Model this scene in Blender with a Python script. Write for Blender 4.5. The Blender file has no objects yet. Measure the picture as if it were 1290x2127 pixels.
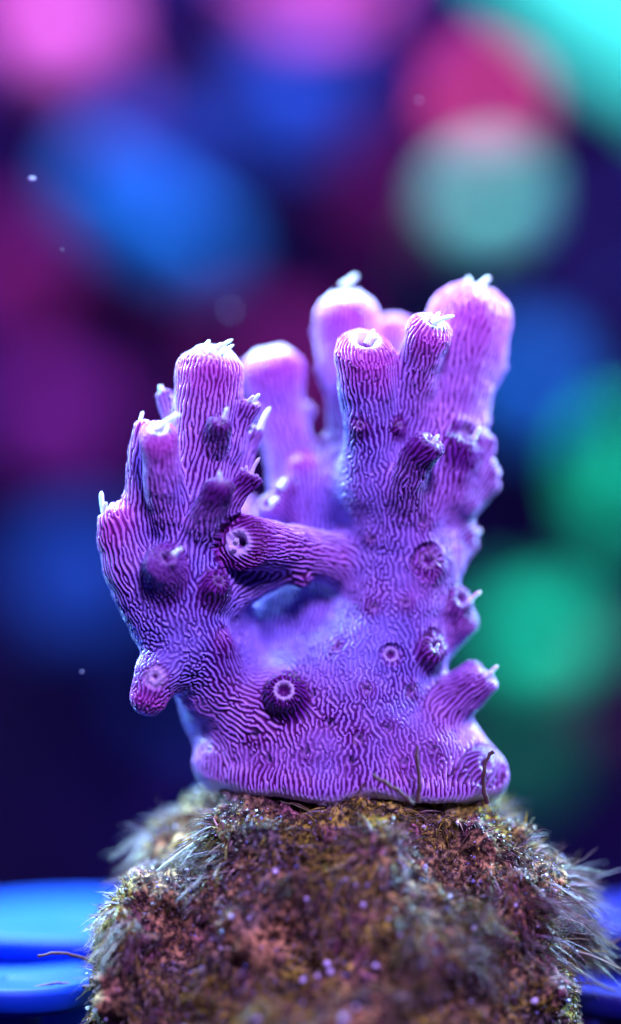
import bpy, math, time
import numpy as np
from mathutils import Vector

T0 = time.time()
RNG = np.random.default_rng(7)
scene = bpy.context.scene
COL = scene.collection
# one Blender unit is one centimetre: the coral is about 5 cm tall
scene.unit_settings.system = 'METRIC'
scene.unit_settings.scale_length = 0.01

# ------------------------------------------------------------------ camera
CAM_D = 30.0            # cm from the lens to the plane in focus
PX = 200.0              # photograph pixels per cm in that plane
cam_data = bpy.data.cameras.new('camera')
cam = bpy.data.objects.new('camera', cam_data)
COL.objects.link(cam)
cam.location = (0, -CAM_D, 0)
cam.rotation_euler = (math.radians(90), 0, 0)
cam_data.sensor_fit = 'VERTICAL'
cam_data.sensor_height = 36.0
cam_data.lens = 36.0 * CAM_D / (2127 / PX)
cam_data.clip_start = 0.5
cam_data.clip_end = 400
cam_data.dof.use_dof = True
cam_data.dof.focus_distance = CAM_D + 0.02
cam_data.dof.aperture_fstop = cam_data.lens * 1e-3 / (2 * 1.65)     # 3.3 cm wide pupil
scene.camera = cam


def at(px, py, d):
    """photograph pixel + depth (cm behind the plane in focus) -> point"""
    f = 1 + d / CAM_D
    return np.array([(px - 645) / PX * f, d, (1063.5 - py) / PX * f])


# ------------------------------------------------------------------ world and lamps
world = bpy.data.worlds.new('World')
scene.world = world
world.use_nodes = True
world.node_tree.nodes['Background'].inputs[0].default_value = (0.03, 0.008, 0.20, 1)
world.node_tree.nodes['Background'].inputs[1].default_value = 0.4


def lamp(name, loc, target, size, power, color, size_y=None):
    L = bpy.data.lights.new(name, 'AREA')
    L.shape = 'RECTANGLE'
    L.size = size
    L.size_y = size_y or size
    L.energy = power
    L.color = color
    o = bpy.data.objects.new(name, L)
    COL.objects.link(o)
    o.location = loc
    o.rotation_euler = (Vector(target) - Vector(loc)).to_track_quat('-Z', 'Y').to_euler()
    return o


# the tank's LED fixture: a bar over the coral, one over the reef behind
lamp('led_bar_over_coral', (-4, 6, 17), (0, 0.6, -1), 7, 22000, (0.38, 0.70, 1.0))
lamp('front_fill', (5, -20, 19), (0, 0, -1.5), 7, 17500, (0.56, 0.32, 1.0))  # added fill, brightens the coral faces turned to the lens
lamp('led_bar_over_reef', (0, 14, 26), (0, 31, -3), 34, 40000, (0.60, 0.55, 1.0), 10)
lamp('rim_fill_left', (-14, 10, 9), (0, 0.5, -1), 5, 28000, (0.34, 0.66, 1.0))  # added lamp, lights the left contours from behind for a rim
lamp('rim_fill_right', (15, 8, 8), (0, 0.5, -1), 5, 26000, (0.34, 0.66, 1.0))  # added likewise for the rim on the right contours

scene.view_settings.view_transform = 'Standard'
scene.view_settings.look = 'None'
scene.view_settings.exposure = 0.0
scene.view_settings.gamma = 1.0
scene.cycles.max_bounces = 5
scene.cycles.diffuse_bounces = 2
scene.cycles.glossy_bounces = 2
scene.cycles.use_adaptive_sampling = False
scene.cycles.use_denoising = True


# ------------------------------------------------------------------ helpers
def tag(o, label=None, cat=None, group=None, kind=None):
    for k, v in (('label', label), ('category', cat), ('group', group), ('kind', kind)):
        if v:
            o[k] = v
    return o


def empty(name, loc):
    o = bpy.data.objects.new(name, None)
    COL.objects.link(o)
    o.location = loc
    o.empty_display_size = 0.3
    return o


def make_mesh(name, V, F, smooth=True):
    """V (n,3); F (m,k) array of equal-sized faces"""
    V = np.asarray(V, np.float32)
    F = np.asarray(F, np.int32)
    me = bpy.data.meshes.new(name)
    me.vertices.add(len(V))
    me.vertices.foreach_set('co', V.ravel())
    k = F.shape[1]
    me.loops.add(F.size)
    me.loops.foreach_set('vertex_index', F.ravel())
    me.polygons.add(len(F))
    me.polygons.foreach_set('loop_start', np.arange(0, F.size, k, dtype=np.int32))
    me.polygons.foreach_set('loop_total', np.full(len(F), k, np.int32))
    me.polygons.foreach_set('use_smooth', np.full(len(F), smooth))
    me.update(calc_edges=True)
    return me


def add_obj(name, me, mat, parent=None):
    o = bpy.data.objects.new(name, me)
    COL.objects.link(o)
    if mat is not None and not me.materials:
        me.materials.append(mat)
    if parent is not None:
        o.parent = parent
        o.matrix_parent_inverse = parent_inverse(parent)
    return o


def parent_inverse(p):
    """every mesh here is written in world coordinates; only an Empty has an offset of its own"""
    from mathutils import Matrix
    return Matrix.Translation(-p.location) if p.type == 'EMPTY' else Matrix.Identity(4)


def set_color(me, name, rgba):
    a = me.attributes.new(name, 'FLOAT_COLOR', 'POINT')
    a.data.foreach_set('color', np.asarray(rgba, np.float32).ravel())


def vnoise(P, scale, seed=0):
    """smooth value noise in -1..1, vectorised"""
    Q = np.asarray(P, np.float64) * scale + 517.3 + seed * 13.71
    I = np.floor(Q).astype(np.int64)
    f = Q - I
    f = f * f * f * (f * (f * 6 - 15) + 10)
    out = np.zeros(len(Q))
    for dx in (0, 1):
        for dy in (0, 1):
            for dz in (0, 1):
                h = (I[:, 0] + dx) * 374761393 + (I[:, 1] + dy) * 668265263 + (I[:, 2] + dz) * 2147483647 + seed * 974634777
                h = (h ^ (h >> 13)) * 1274126177
                h = (h ^ (h >> 16)) & 0xFFFFFF
                w = (f[:, 0] if dx else 1 - f[:, 0]) * (f[:, 1] if dy else 1 - f[:, 1]) * (f[:, 2] if dz else 1 - f[:, 2])
                out += w * (h / float(0xFFFFFF) * 2 - 1)
    return out


def fbm(P, scale, octaves=4, seed=0, gain=0.5):
    s, a, n = 0, 1.0, 0.0
    for k in range(octaves):
        s = s + a * vnoise(P, scale * 2 ** k, seed + k)
        n += a
        a *= gain
    return s / n


class Chain:
    """a tapering round limb: joints (n,3), radii (n,)"""
    def __init__(self, J, R, k=0.12, part=0, stripe=1.0, axis=None):
        self.J = np.asarray(J, float)
        self.R = np.asarray(R, float)
        self.k, self.part, self.stripe, self.axis = k, part, stripe, axis
        self.lo = (self.J - self.R[:, None]).min(0)
        self.hi = (self.J + self.R[:, None]).max(0)

    def dist(self, P, want_axis=False):
        best = np.full(len(P), 1e9)
        ax = np.zeros((len(P), 3)) if want_axis else None
        tt = np.zeros(len(P)) if want_axis else None
        if len(self.J) == 1:
            return np.linalg.norm(P - self.J[0], axis=1) - self.R[0]
        for i in range(len(self.J) - 1):
            a, b = self.J[i], self.J[i + 1]
            ba = b - a
            h = np.clip((P - a) @ ba / (ba @ ba), 0, 1)
            d = np.linalg.norm(P - a - h[:, None] * ba, axis=1) - (self.R[i] + h * (self.R[i + 1] - self.R[i]))
            m = d < best
            best = np.where(m, d, best)
            if want_axis:
                ax[m] = ba / np.linalg.norm(ba)
                tt[m] = i + h[m]
        return (best, ax, tt) if want_axis else best


def sdf_grid(chains, h, pad=0.35):
    lo = np.min([c.lo for c in chains], axis=0) - 0.25 - pad * 0.3
    hi = np.max([c.hi for c in chains], axis=0) + 0.25 + pad * 0.3
    n = np.ceil((hi - lo) / h).astype(int) + 1
    D = np.full(n, 9.0)
    for c in chains:
        i0 = np.maximum(np.floor((c.lo - pad - lo) / h).astype(int), 0)
        i1 = np.minimum(np.ceil((c.hi + pad - lo) / h).astype(int) + 1, n)
        g = [lo[a] + h * np.arange(i0[a], i1[a]) for a in range(3)]
        X = np.stack(np.meshgrid(*g, indexing='ij'), -1).reshape(-1, 3)
        d = c.dist(X).reshape([i1[a] - i0[a] for a in range(3)])
        s = D[i0[0]:i1[0], i0[1]:i1[1], i0[2]:i1[2]]
        m = np.maximum(c.k - np.abs(s - d), 0) / c.k
        D[i0[0]:i1[0], i0[1]:i1[1], i0[2]:i1[2]] = np.minimum(s, d) - m * m * c.k * 0.25
    return D, lo


def surface_nets(D, lo, h):
    S = D < 0
    nx, ny, nz = D.shape
    corners = [(i, j, k) for i in (0, 1) for j in (0, 1) for k in (0, 1)]
    cnt = sum(S[i:nx - 1 + i, j:ny - 1 + j, k:nz - 1 + k].astype(np.int8) for i, j, k in corners)
    act = (cnt > 0) & (cnt < 8)
    idx = np.full(act.shape, -1, np.int64)
    I = np.argwhere(act)
    idx[act] = np.arange(len(I))
    acc = np.zeros((len(I), 3))
    num = np.zeros(len(I))
    for a in corners:
        for ax in range(3):
            if a[ax]:
                continue
            b = list(a)
            b[ax] = 1
            va = D[I[:, 0] + a[0], I[:, 1] + a[1], I[:, 2] + a[2]]
            vb = D[I[:, 0] + b[0], I[:, 1] + b[1], I[:, 2] + b[2]]
            m = (va < 0) != (vb < 0)
            t = np.where(m, va / np.where(m, va - vb, 1), 0)
            p = np.tile(np.array(a, float), (len(I), 1))
            p[:, ax] = t
            acc += np.where(m[:, None], p, 0)
            num += m
    V = lo + h * (I + acc / num[:, None])
    faces = []
    for ax in range(3):
        u, v = (ax + 1) % 3, (ax + 2) % 3
        sl0 = [slice(None)] * 3
        sl1 = [slice(None)] * 3
        sl0[ax], sl1[ax] = slice(0, -1), slice(1, None)
        ch = S[tuple(sl0)] != S[tuple(sl1)]
        E = np.argwhere(ch)
        ok = (E[:, u] > 0) & (E[:, v] > 0) & (E[:, u] < D.shape[u] - 1) & (E[:, v] < D.shape[v] - 1)
        E = E[ok]
        inside = S[E[:, 0], E[:, 1], E[:, 2]]
        q = []
        for du, dv in ((-1, -1), (0, -1), (0, 0), (-1, 0)):
            c = E.copy()
            c[:, u] += du
            c[:, v] += dv
            q.append(idx[c[:, 0], c[:, 1], c[:, 2]])
        q = np.stack(q, 1)
        q[~inside] = q[~inside][:, ::-1]
        faces.append(q)
    F = np.concatenate(faces)
    F = F[(F >= 0).all(1)]
    return V, F


def relax(V, F, it=2, lam=0.5):
    e = np.concatenate([F[:, [0, 1]], F[:, [1, 2]], F[:, [2, 3]], F[:, [3, 0]]])
    n = np.bincount(e[:, 0], minlength=len(V)) + np.bincount(e[:, 1], minlength=len(V))
    for _ in range(it):
        A = np.stack([np.bincount(e[:, 0], V[e[:, 1], k], len(V)) + np.bincount(e[:, 1], V[e[:, 0], k], len(V)) for k in range(3)], 1)
        V = V + lam * (A / np.maximum(n, 1)[:, None] - V)
    return V


def subdivide(V, F, levels):
    me = make_mesh('tmp', V, F)
    o = bpy.data.objects.new('tmp', me)
    COL.objects.link(o)
    md = o.modifiers.new('s', 'SUBSURF')
    md.levels = md.render_levels = levels
    dg = bpy.context.evaluated_depsgraph_get()
    ev = o.evaluated_get(dg).to_mesh()
    V2 = np.empty(len(ev.vertices) * 3, np.float32)
    ev.vertices.foreach_get('co', V2)
    F2 = np.empty(len(ev.loops), np.int32)
    ev.loops.foreach_get('vertex_index', F2)
    o.evaluated_get(dg).to_mesh_clear()
    bpy.data.objects.remove(o)
    bpy.data.meshes.remove(me)
    return V2.reshape(-1, 3).astype(np.float64), F2.reshape(-1, 4)


def normals(V, F):
    n = np.cross(V[F[:, 2]] - V[F[:, 0]], V[F[:, 3]] - V[F[:, 1]])
    N = np.zeros_like(V)
    for k in range(4):
        for a in range(3):
            N[:, a] += np.bincount(F[:, k], n[:, a], len(V))
    return N / np.maximum(np.linalg.norm(N, axis=1), 1e-12)[:, None]


def tube(P, R, seg=8):
    """a closed tapering tube along points P with radii R -> V, quad faces (poles collapsed)"""
    P = np.asarray(P, float)
    Tn = np.gradient(P, axis=0)
    Tn /= np.linalg.norm(Tn, axis=1)[:, None]
    ref = np.array([0.3, 1, 0.2]) if abs(Tn[0][1]) < 0.8 else np.array([1, 0.1, 0.2])
    V, F = [], []
    for i, p in enumerate(P):
        u = np.cross(Tn[i], ref)
        u /= np.linalg.norm(u)
        w = np.cross(Tn[i], u)
        for s in range(seg):
            a = 2 * math.pi * s / seg
            V.append(p + R[i] * (math.cos(a) * u + math.sin(a) * w))
    for i in range(len(P) - 1):
        for s in range(seg):
            t = (s + 1) % seg
            F.append((i * seg + s, i * seg + t, (i + 1) * seg + t, (i + 1) * seg + s))
    return np.array(V), np.array(F)


# ------------------------------------------------------------------ materials
def material(name, rough=0.6, spec=0.4):
    m = bpy.data.materials.new(name)
    m.use_nodes = True
    nt = m.node_tree
    b = nt.nodes['Principled BSDF']
    b.inputs['Roughness'].default_value = rough
    b.inputs['Specular IOR Level'].default_value = spec
    return m, nt, b


def node(nt, kind, **kw):
    n = nt.nodes.new(kind)
    for k, v in kw.items():
        setattr(n, k, v)
    return n


def mixc(nt, fac, a, b, blend='MIX'):
    n = node(nt, 'ShaderNodeMix', data_type='RGBA', blend_type=blend)
    for sock, v in ((n.inputs[0], fac), (n.inputs[6], a), (n.inputs[7], b)):
        if isinstance(v, bpy.types.NodeSocket):
            nt.links.new(v, sock)
        elif isinstance(v, (int, float)):
            sock.default_value = v
        else:
            sock.default_value = (*v, 1)
    return n.outputs[2]


def coral_material():
    m, nt, b = material('coral_tissue', 0.42, 0.35)
    A = node(nt, 'ShaderNodeAttribute', attribute_name='pattern')
    S = node(nt, 'ShaderNodeSeparateColor')
    nt.links.new(A.outputs['Color'], S.inputs[0])
    pat, cor, cal = S.outputs[0], S.outputs[1], S.outputs[2]
    A2 = node(nt, 'ShaderNodeAttribute', attribute_name='tint')
    S2 = node(nt, 'ShaderNodeSeparateColor')
    nt.links.new(A2.outputs['Color'], S2.inputs[0])
    tip, hole, mott = S2.outputs[0], S2.outputs[1], S2.outputs[2]
    ridge = mixc(nt, mott, (0.34, 0.31, 0.92), (0.56, 0.30, 0.86))
    ridge = mixc(nt, cor, ridge, (0.20, 0.03, 0.38))
    ridge = mixc(nt, tip, ridge, (0.62, 0.13, 0.60))
    groove = mixc(nt, mott, (0.055, 0.006, 0.17), (0.095, 0.002, 0.10))
    groove = mixc(nt, cor, groove, (0.03, 0.0008, 0.045))
    groove = mixc(nt, tip, groove, (0.22, 0.008, 0.20))
    c = mixc(nt, pat, groove, ridge)
    c = mixc(nt, cal, c, (0.66, 0.62, 0.86))
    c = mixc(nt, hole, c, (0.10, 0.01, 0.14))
    nt.links.new(c, b.inputs['Base Color'])
    b.inputs['Sheen Weight'].default_value = 0.8
    b.inputs['Sheen Roughness'].default_value = 0.25
    b.inputs['Sheen Tint'].default_value = (0.5, 0.8, 1, 1)
    b.inputs['Subsurface Weight'].default_value = 0.0
    return m


def noise_material(name, cols, scale, rough=0.7, spec=0.3, bump=0.0, detail=6.0):
    m, nt, b = material(name, rough, spec)
    tc = node(nt, 'ShaderNodeTexCoord')
    nz = node(nt, 'ShaderNodeTexNoise')
    nz.inputs['Scale'].default_value = scale
    nz.inputs['Detail'].default_value = detail
    nz.inputs['Roughness'].default_value = 0.62
    nt.links.new(tc.outputs['Object'], nz.inputs['Vector'])
    r = node(nt, 'ShaderNodeValToRGB')
    el = r.color_ramp.elements
    while len(el) < len(cols):
        el.new(0.5)
    for i, c in enumerate(cols):
        el[i].position = 0.3 + 0.4 * i / max(1, len(cols) - 1)
        el[i].color = (*c, 1)
    nt.links.new(nz.outputs['Fac'], r.inputs[0])
    nt.links.new(r.outputs[0], b.inputs['Base Color'])
    if bump:
        bp = node(nt, 'ShaderNodeBump')
        bp.inputs['Strength'].default_value = bump
        bp.inputs['Distance'].default_value = 0.05
        nt.links.new(nz.outputs['Fac'], bp.inputs['Height'])
        nt.links.new(bp.outputs[0], b.inputs['Normal'])
    return m


def attr_material(name, attr, rough=0.5, spec=0.4, transl=0.0):
    m, nt, b = material(name, rough, spec)
    a = node(nt, 'ShaderNodeAttribute', attribute_name=attr)
    nt.links.new(a.outputs['Color'], b.inputs['Base Color'])
    return m


M_CORAL = coral_material()
M_TENT = noise_material('tentacle_tissue', [(0.80, 0.92, 0.95), (0.92, 0.97, 1.0)], 6, 0.35, 0.5)
tb = M_TENT.node_tree.nodes['Principled BSDF']
tb.inputs['Sheen Weight'].default_value = 0.6
tb.inputs['Subsurface Weight'].default_value = 0.8
tb.inputs['Subsurface Radius'].default_value = (0.6, 0.9, 1.0)
tb.inputs['Subsurface Scale'].default_value = 0.06

# ================================================================== reef behind
wall_mat = noise_material('reef_rock', [(0.002, 0.001, 0.012), (0.005, 0.002, 0.03), (0.010, 0.002, 0.03), (0.002, 0.005, 0.014)], 0.22, 0.9, 0.03, 0.6)


def reef_wall():
    nx, nz = 150, 140
    X, Z = np.meshgrid(np.linspace(-34, 34, nx), np.linspace(-24, 32, nz), indexing='ij')
    P = np.stack([X.ravel(), np.zeros(X.size), Z.ravel()], 1)
    P[:, 1] = 33 + 3.2 * fbm(P, 0.10, 4, 3) + 0.8 * fbm(P, 0.6, 3, 9) + 0.02 * P[:, 2]
    i = np.arange(nx * nz).reshape(nx, nz)
    F = np.stack([i[:-1, :-1], i[1:, :-1], i[1:, 1:], i[:-1, 1:]], -1).reshape(-1, 4)
    o = add_obj('reef_wall', make_mesh('reef_wall', P, F), wall_mat)
    tag(o, kind='structure')
    return P


WALL = reef_wall()


def wall_depth(x, z):
    return WALL[np.argmin((WALL[:, 0] - x) ** 2 + (WALL[:, 2] - z) ** 2), 1]


def lump_mesh(chains, h, levels=1, rough=0.0, rscale=3.0, seed=0):
    D, lo = sdf_grid(chains, h)
    V, F = surface_nets(D, lo, h)
    V = relax(V, F, 2)
    if levels:
        V, F = subdivide(V, F, levels)
    if rough:
        V = V + normals(V, F) * (rough * fbm(V, rscale, 3, seed))[:, None]
    return V, F


def reef_coral(px, py, d, w, hgt, cols, form, label, cat='coral', seed=0, scale=0.8, thick=0.5):
    """a coral colony on the reef wall: w x hgt in photograph pixels as it appears"""
    rg = np.random.default_rng(100 + seed)
    c = at(px, py, d)
    f = (1 + d / CAM_D) / PX
    W, H = scale * w * f / 2, scale * hgt * f / 2
    root = empty('reef_coral', c + np.array([0, 0, -H]))
    tag(root, label, cat, 'corals on the reef behind')
    wd = wall_depth(c[0], c[2])
    back = np.array([c[0], wd + 0.6, c[2] - 0.3 * H])
    mat = noise_material('reef_coral_skin', cols, 1.1, 0.8, 0.08, 0.4)
    stalk = Chain([back, c + np.array([0, 0.55 * min(W, H), 0])], [min(W, H) * 0.75, min(W, H) * 0.55], 0.4)
    V, F = lump_mesh([stalk], 0.28, 1, 0.12, 1.2, seed)
    add_obj('stem', make_mesh('stem', V, F), wall_mat if form != 'mound' else mat, root)
    if form == 'mound':
        ch = [Chain([c + np.array([0, 0.2, 0])], [min(W, H) * 0.72], 0.5)]
        for _ in range(16):
            a = rg.normal(size=3)
            a /= np.linalg.norm(a)
            a[1] = -abs(a[1]) * 0.8
            ch.append(Chain([c + a * np.array([W, min(W, H), H]) * 0.62], [min(W, H) * rg.uniform(0.26, 0.4)], 0.45))
        V, F = lump_mesh(ch, 0.2, 1, 0.07, 2.5, seed)
        add_obj('head', make_mesh('head', V, F), mat, root)
    elif form == 'ridge':
        a, b = c + np.array([-W, 0, H]), c + np.array([W, 0, -H])
        n = 8
        ch = []
        for i in range(n):
            q = a + (b - a) * i / (n - 1) + np.array([0, rg.uniform(-.2, .2), rg.uniform(-.15, .15)])
            ch.append(Chain([q, q + np.array([0.1, -0.5, 0.35])], [thick * rg.uniform(0.8, 1.2), thick * 0.7], 0.3))
        V, F = lump_mesh(ch, 0.2, 1, 0.07, 2.5, seed)
        add_obj('ridge', make_mesh('ridge', V, F), mat, root)
    elif form == 'finger':
        n = 9
        for i in range(n):
            u = (i + 0.5) / n * 2 - 1
            b = c + np.array([u * W * 0.45, rg.uniform(-0.3, 0.5), -H * 0.55])
            t = c + np.array([u * W * 0.88, rg.uniform(-1.0, 0.6), H * (0.85 - 0.45 * u * u) * rg.uniform(0.75, 1.05)])
            mid = (b + t) / 2 + np.array([u * 0.2, rg.uniform(-.2, .2), 0.1])
            r = max(0.22, W / n * 1.25)
            ch = [Chain([b, mid, t], [r * 1.2, r, r * 0.85], 0.2)]
            for _ in range(3):
                q = mid + (t - mid) * rg.uniform(0, 0.8)
                e = q + np.array([rg.uniform(-.8, .8), rg.uniform(-.7, .1), rg.uniform(.3, .8)]) * r * 2
                ch.append(Chain([q, e], [r * 0.6, r * 0.5], 0.15))
            V, F = lump_mesh(ch, 0.16, 1, 0.05, 4, seed + i)
            add_obj('branch', make_mesh('branch', V, F), mat, root)
    else:      # plate: overlapping scoops
        for i in range(3):
            o = c + np.array([rg.uniform(-.2, .2) * W, -0.4 + 0.5 * i, (i - 1) * H * 0.5])
            nr, na = 9, 40
            A, Rr = np.meshgrid(np.linspace(0, 2 * math.pi, na, endpoint=False), np.linspace(0.02, 1, nr), indexing='ij')
            wob = 1 + 0.16 * np.sin(3 * A + i) + 0.08 * np.sin(7 * A)
            X = W * Rr * wob * np.cos(A)
            Y = W * 0.55 * Rr * wob * np.sin(A)
            Z = H * 0.45 * Rr ** 2 + 0.10 * np.sin(5 * A + i) * Rr - Y * 0.35
            top = np.stack([X, Y, Z], -1).reshape(-1, 3)
            bot = top - np.array([0, 0, 0.16])
            k = np.arange(na * nr).reshape(na, nr)
            k2 = np.roll(k, -1, 0)
            Ft = np.stack([k[:, :-1], k[:, 1:], k2[:, 1:], k2[:, :-1]], -1).reshape(-1, 4)
            Fb = Ft[:, ::-1] + na * nr
            Fs = np.stack([k[:, -1], k[:, -1] + na * nr, k2[:, -1] + na * nr, k2[:, -1]], -1)
            V = np.concatenate([top, bot]) + o
            V = V + 0.05 * np.stack([fbm(V, 2.0, 2, 5 + i)] * 3, 1)
            add_obj('plate', make_mesh('plate', V, np.concatenate([Ft, Fb, Fs])), mat, root)
    return root


PINK = [(0.44, 0.03, 0.20), (0.58, 0.10, 0.31), (0.42, 0.045, 0.27)]
BLUE = [(0.004, 0.012, 0.12), (0.007, 0.028, 0.18), (0.008, 0.02, 0.13)]
SKY = [(0.002, 0.04, 0.15), (0.003, 0.06, 0.2), (0.004, 0.035, 0.14)]
RED = [(0.42, 0.012, 0.07), (0.62, 0.04, 0.12), (0.5, 0.03, 0.13)]
WINE = [(0.06, 0.001, 0.03), (0.11, 0.002, 0.05), (0.085, 0.002, 0.06)]
PURP = [(0.05, 0.002, 0.05), (0.10, 0.003, 0.075), (0.075, 0.002, 0.065)]
DEEP = [(0.002, 0.008, 0.07), (0.003, 0.018, 0.11), (0.003, 0.012, 0.08)]
GREEN = [(0.002, 0.22, 0.09), (0.004, 0.36, 0.14), (0.004, 0.3, 0.16)]
TEAL = [(0.03, 0.44, 0.25), (0.045, 0.56, 0.32), (0.06, 0.48, 0.34)]
SAGE = [(0.06, 0.34, 0.20), (0.10, 0.44, 0.24), (0.18, 0.24, 0.30)]
DKGR = [(0.002, 0.05, 0.02), (0.004, 0.07, 0.03), (0.003, 0.055, 0.03)]

for i, (px, py, d, w, h, cols, form, label) in enumerate([
    (110, 70, 24, 330, 300, PINK, 'mound', 'bright pink knobbly coral head high on the dark reef wall'),
    (650, -25, 25, 420, 240, PINK, 'finger', 'pink finger coral growing between the pink head and the teal coral'),
    (610, 215, 23, 250, 260, BLUE, 'mound', 'deep blue rounded coral head below the pink finger coral'),
    (300, 350, 24, 270, 210, BLUE, 'mound', 'dark blue low coral head beside the slanting blue coral ridge'),
    (310, 470, 21, 330, 210, SKY, 'ridge', 'brighter blue coral ridge slanting down below the dark blue head'),
    (1000, 215, 23, 290, 250, RED, 'mound', 'rosy red coral head just above the grey-green one'),
    (1015, 410, 23, 260, 250, SAGE, 'mound', 'grey-green coral head directly below the rosy red one'),
    (800, 420, 25, 190, 230, WINE, 'finger', 'dark wine finger coral tucked beside the grey-green head'),
    (1275, 25, 24, 440, 280, TEAL, 'ridge', 'large bright teal coral ridge slanting down at the top of the reef'),
    (20, 600, 25, 240, 260, WINE, 'mound', 'dark wine red coral head above the dull purple head'),
    (660, 800, 26, 200, 260, WINE, 'mound', 'dark wine coral head showing through the gap between coral branches'),
    (130, 880, 24, 280, 230, PURP, 'mound', 'dull purple coral head between the wine red and blue heads'),
    (150, 1210, 23, 280, 260, DEEP, 'mound', 'deep blue coral head below the dull purple one'),
    (1110, 810, 23, 230, 330, SKY, 'mound', 'tall clear blue coral head behind the right branches'),
    (1285, 1000, 22, 170, 380, GREEN, 'finger', 'green finger coral next to the tall clear blue head'),
    (1130, 1330, 22, 270, 230, GREEN, 'mound', 'vivid green coral head behind the right edge of the coral'),
    (1080, 1570, 24, 190, 180, DKGR, 'mound', 'very dark green coral head below the vivid green one'),
]):
    reef_coral(px, py, d, w, h, cols, form, label, seed=i, scale=1.05 if cols in (BLUE, DEEP, WINE, PURP, DKGR) else 0.58 if cols in (RED, SAGE) else 0.8, thick=1.0 if cols is TEAL else 0.5)

# small polyps dotted over the wall between the colonies
for col, name, n in (((0.05, 0.008, 0.20), 'violet', 15), ((0.012, 0.05, 0.30), 'blue', 14), ((0.22, 0.01, 0.11), 'crimson', 9)):
    pm = noise_material(name + '_polyp', [tuple(0.6 * q for q in col), tuple(1.4 * q for q in col)], 2, 0.7, 0.1)
    for k in range(n):
        x, z = RNG.uniform(-8.5, 8.5), RNG.uniform(-7, 13)
        y = wall_depth(x, z)
        r = RNG.uniform(0.35, 0.75)
        ch = [Chain([(x, y + 0.3, z), (x, y - 0.5 * r, z + 0.2 * r)], [r * 0.6, r * 0.5], 0.2)]
        for q in range(8):
            a = q * math.pi / 4
            ch.append(Chain([(x + 0.4 * r * math.cos(a), y - 0.6 * r, z + 0.2 * r + 0.4 * r * math.sin(a)), (x + 0.95 * r * math.cos(a), y - 0.85 * r, z + 0.2 * r + 0.95 * r * math.sin(a))], [0.2 * r, 0.14 * r], 0.1))
        V, F = lump_mesh(ch, 0.13, 0)
        o = add_obj('reef_polyp', make_mesh('reef_polyp', V, F), pm)
        tag(o, 'small %s star-shaped polyp dotted on the dark reef wall' % name, 'polyp', name + ' polyps on the reef wall')

# ================================================================== blue discs behind the rock
m_shelf, nt_, b_ = material('blue_acrylic', 0.55, 0.2)
nz_ = node(nt_, 'ShaderNodeTexNoise')
nz_.inputs['Scale'].default_value = 1.5
nt_.links.new(mixc(nt_, nz_.outputs['Fac'], (0.0, 0.035, 0.42), (0.002, 0.075, 0.52)), b_.inputs['Base Color'])


m_shelf_shaded, nt_, b_ = material('blue_acrylic_painted_shade', 0.55, 0.2)  # darker copy of the blue acrylic: shade on the right discs, put into the colour
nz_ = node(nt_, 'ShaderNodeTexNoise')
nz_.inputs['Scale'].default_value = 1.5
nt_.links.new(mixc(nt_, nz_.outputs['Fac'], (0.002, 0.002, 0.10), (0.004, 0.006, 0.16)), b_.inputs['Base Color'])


def frag_disc(px, d, z, r, mat, label):
    """a round mounting disc with a rounded rim, a slightly dished top and a stem"""
    cx = (px - 645) / PX * (1 + d / CAM_D)
    prof = [(0.02, 0.0), (0.55 * r, 0.0), (0.9 * r, 0.03), (0.97 * r, 0.02), (r, -0.06), (0.985 * r, -0.2), (0.9 * r, -0.27), (0.4 * r, -0.28)]
    n = 48
    V = [(cx + p * math.cos(2 * math.pi * k / n), d + p * math.sin(2 * math.pi * k / n), z + h + 0.02 * math.sin(4 * math.pi * k / n)) for p, h in prof for k in range(n)]
    F = [(i * n + k, (i + 1) * n + k, (i + 1) * n + (k + 1) % n, i * n + (k + 1) % n) for i in range(len(prof) - 1) for k in range(n)]
    root = empty('frag_disc', (cx, d, z - 2))
    tag(root, label, 'disc')
    add_obj('plate', make_mesh('plate', V, F), mat, root)
    V, F = tube([(cx, d, z - 2), (cx, d, z - 0.29)], [0.3 * r, 0.4 * r], 20)
    add_obj('stem', make_mesh('stem', V, F), mat, root)


frag_disc(120, 3.1, -4.66, 1.75, m_shelf, 'large bright blue mounting disc behind the left side of the rock')
frag_disc(10, 0.75, -4.95, 1.0, m_shelf, 'smaller bright blue mounting disc below the large bright one')
frag_disc(1330, 3.0, -4.62, 1.3, m_shelf_shaded, 'blue mounting disc coloured as if in shade behind the right side of the rock')
frag_disc(1320, 1.4, -5.15, 0.95, m_shelf_shaded, 'blue mounting disc coloured as if in shade low beside the right of the rock')

# ================================================================== the rock
ROCK = []
for J in [
    [(700, 1770, 200, 90), (700, 2140, 150, 410)],
    [(560, 1773, 76, 142), (560, 1900, 50, 165), (560, 2250, 40, 230)],
    [(780, 1784, 70, 154), (830, 1930, 50, 195), (820, 2250, 50, 260)],
    [(955, 1752, 100, 114), (1040, 1880, 110, 150), (1030, 2250, 60, 175)],
    [(325, 1905, 40, 92), (315, 2030, 10, 100), (320, 2300, -10, 110)],
    [(432, 1682, 250, 55), (385, 1790, 200, 80)],
    [(975, 1720, 260, 85), (930, 1745, 300, 100)],
    [(700, 1745, 300, 110), (560, 1745, 300, 100)],
]:
    ROCK.append(Chain([at(x, y, d / PX) for x, y, d, r in J], [r / PX for *_, r in J], 0.28))
Dg, lo = sdf_grid(ROCK, 0.09, 0.5)
V, F = surface_nets(Dg, lo, 0.09)
V = relax(V, F, 3)
V, F = subdivide(V, F, 1)
N = normals(V, F)
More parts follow.
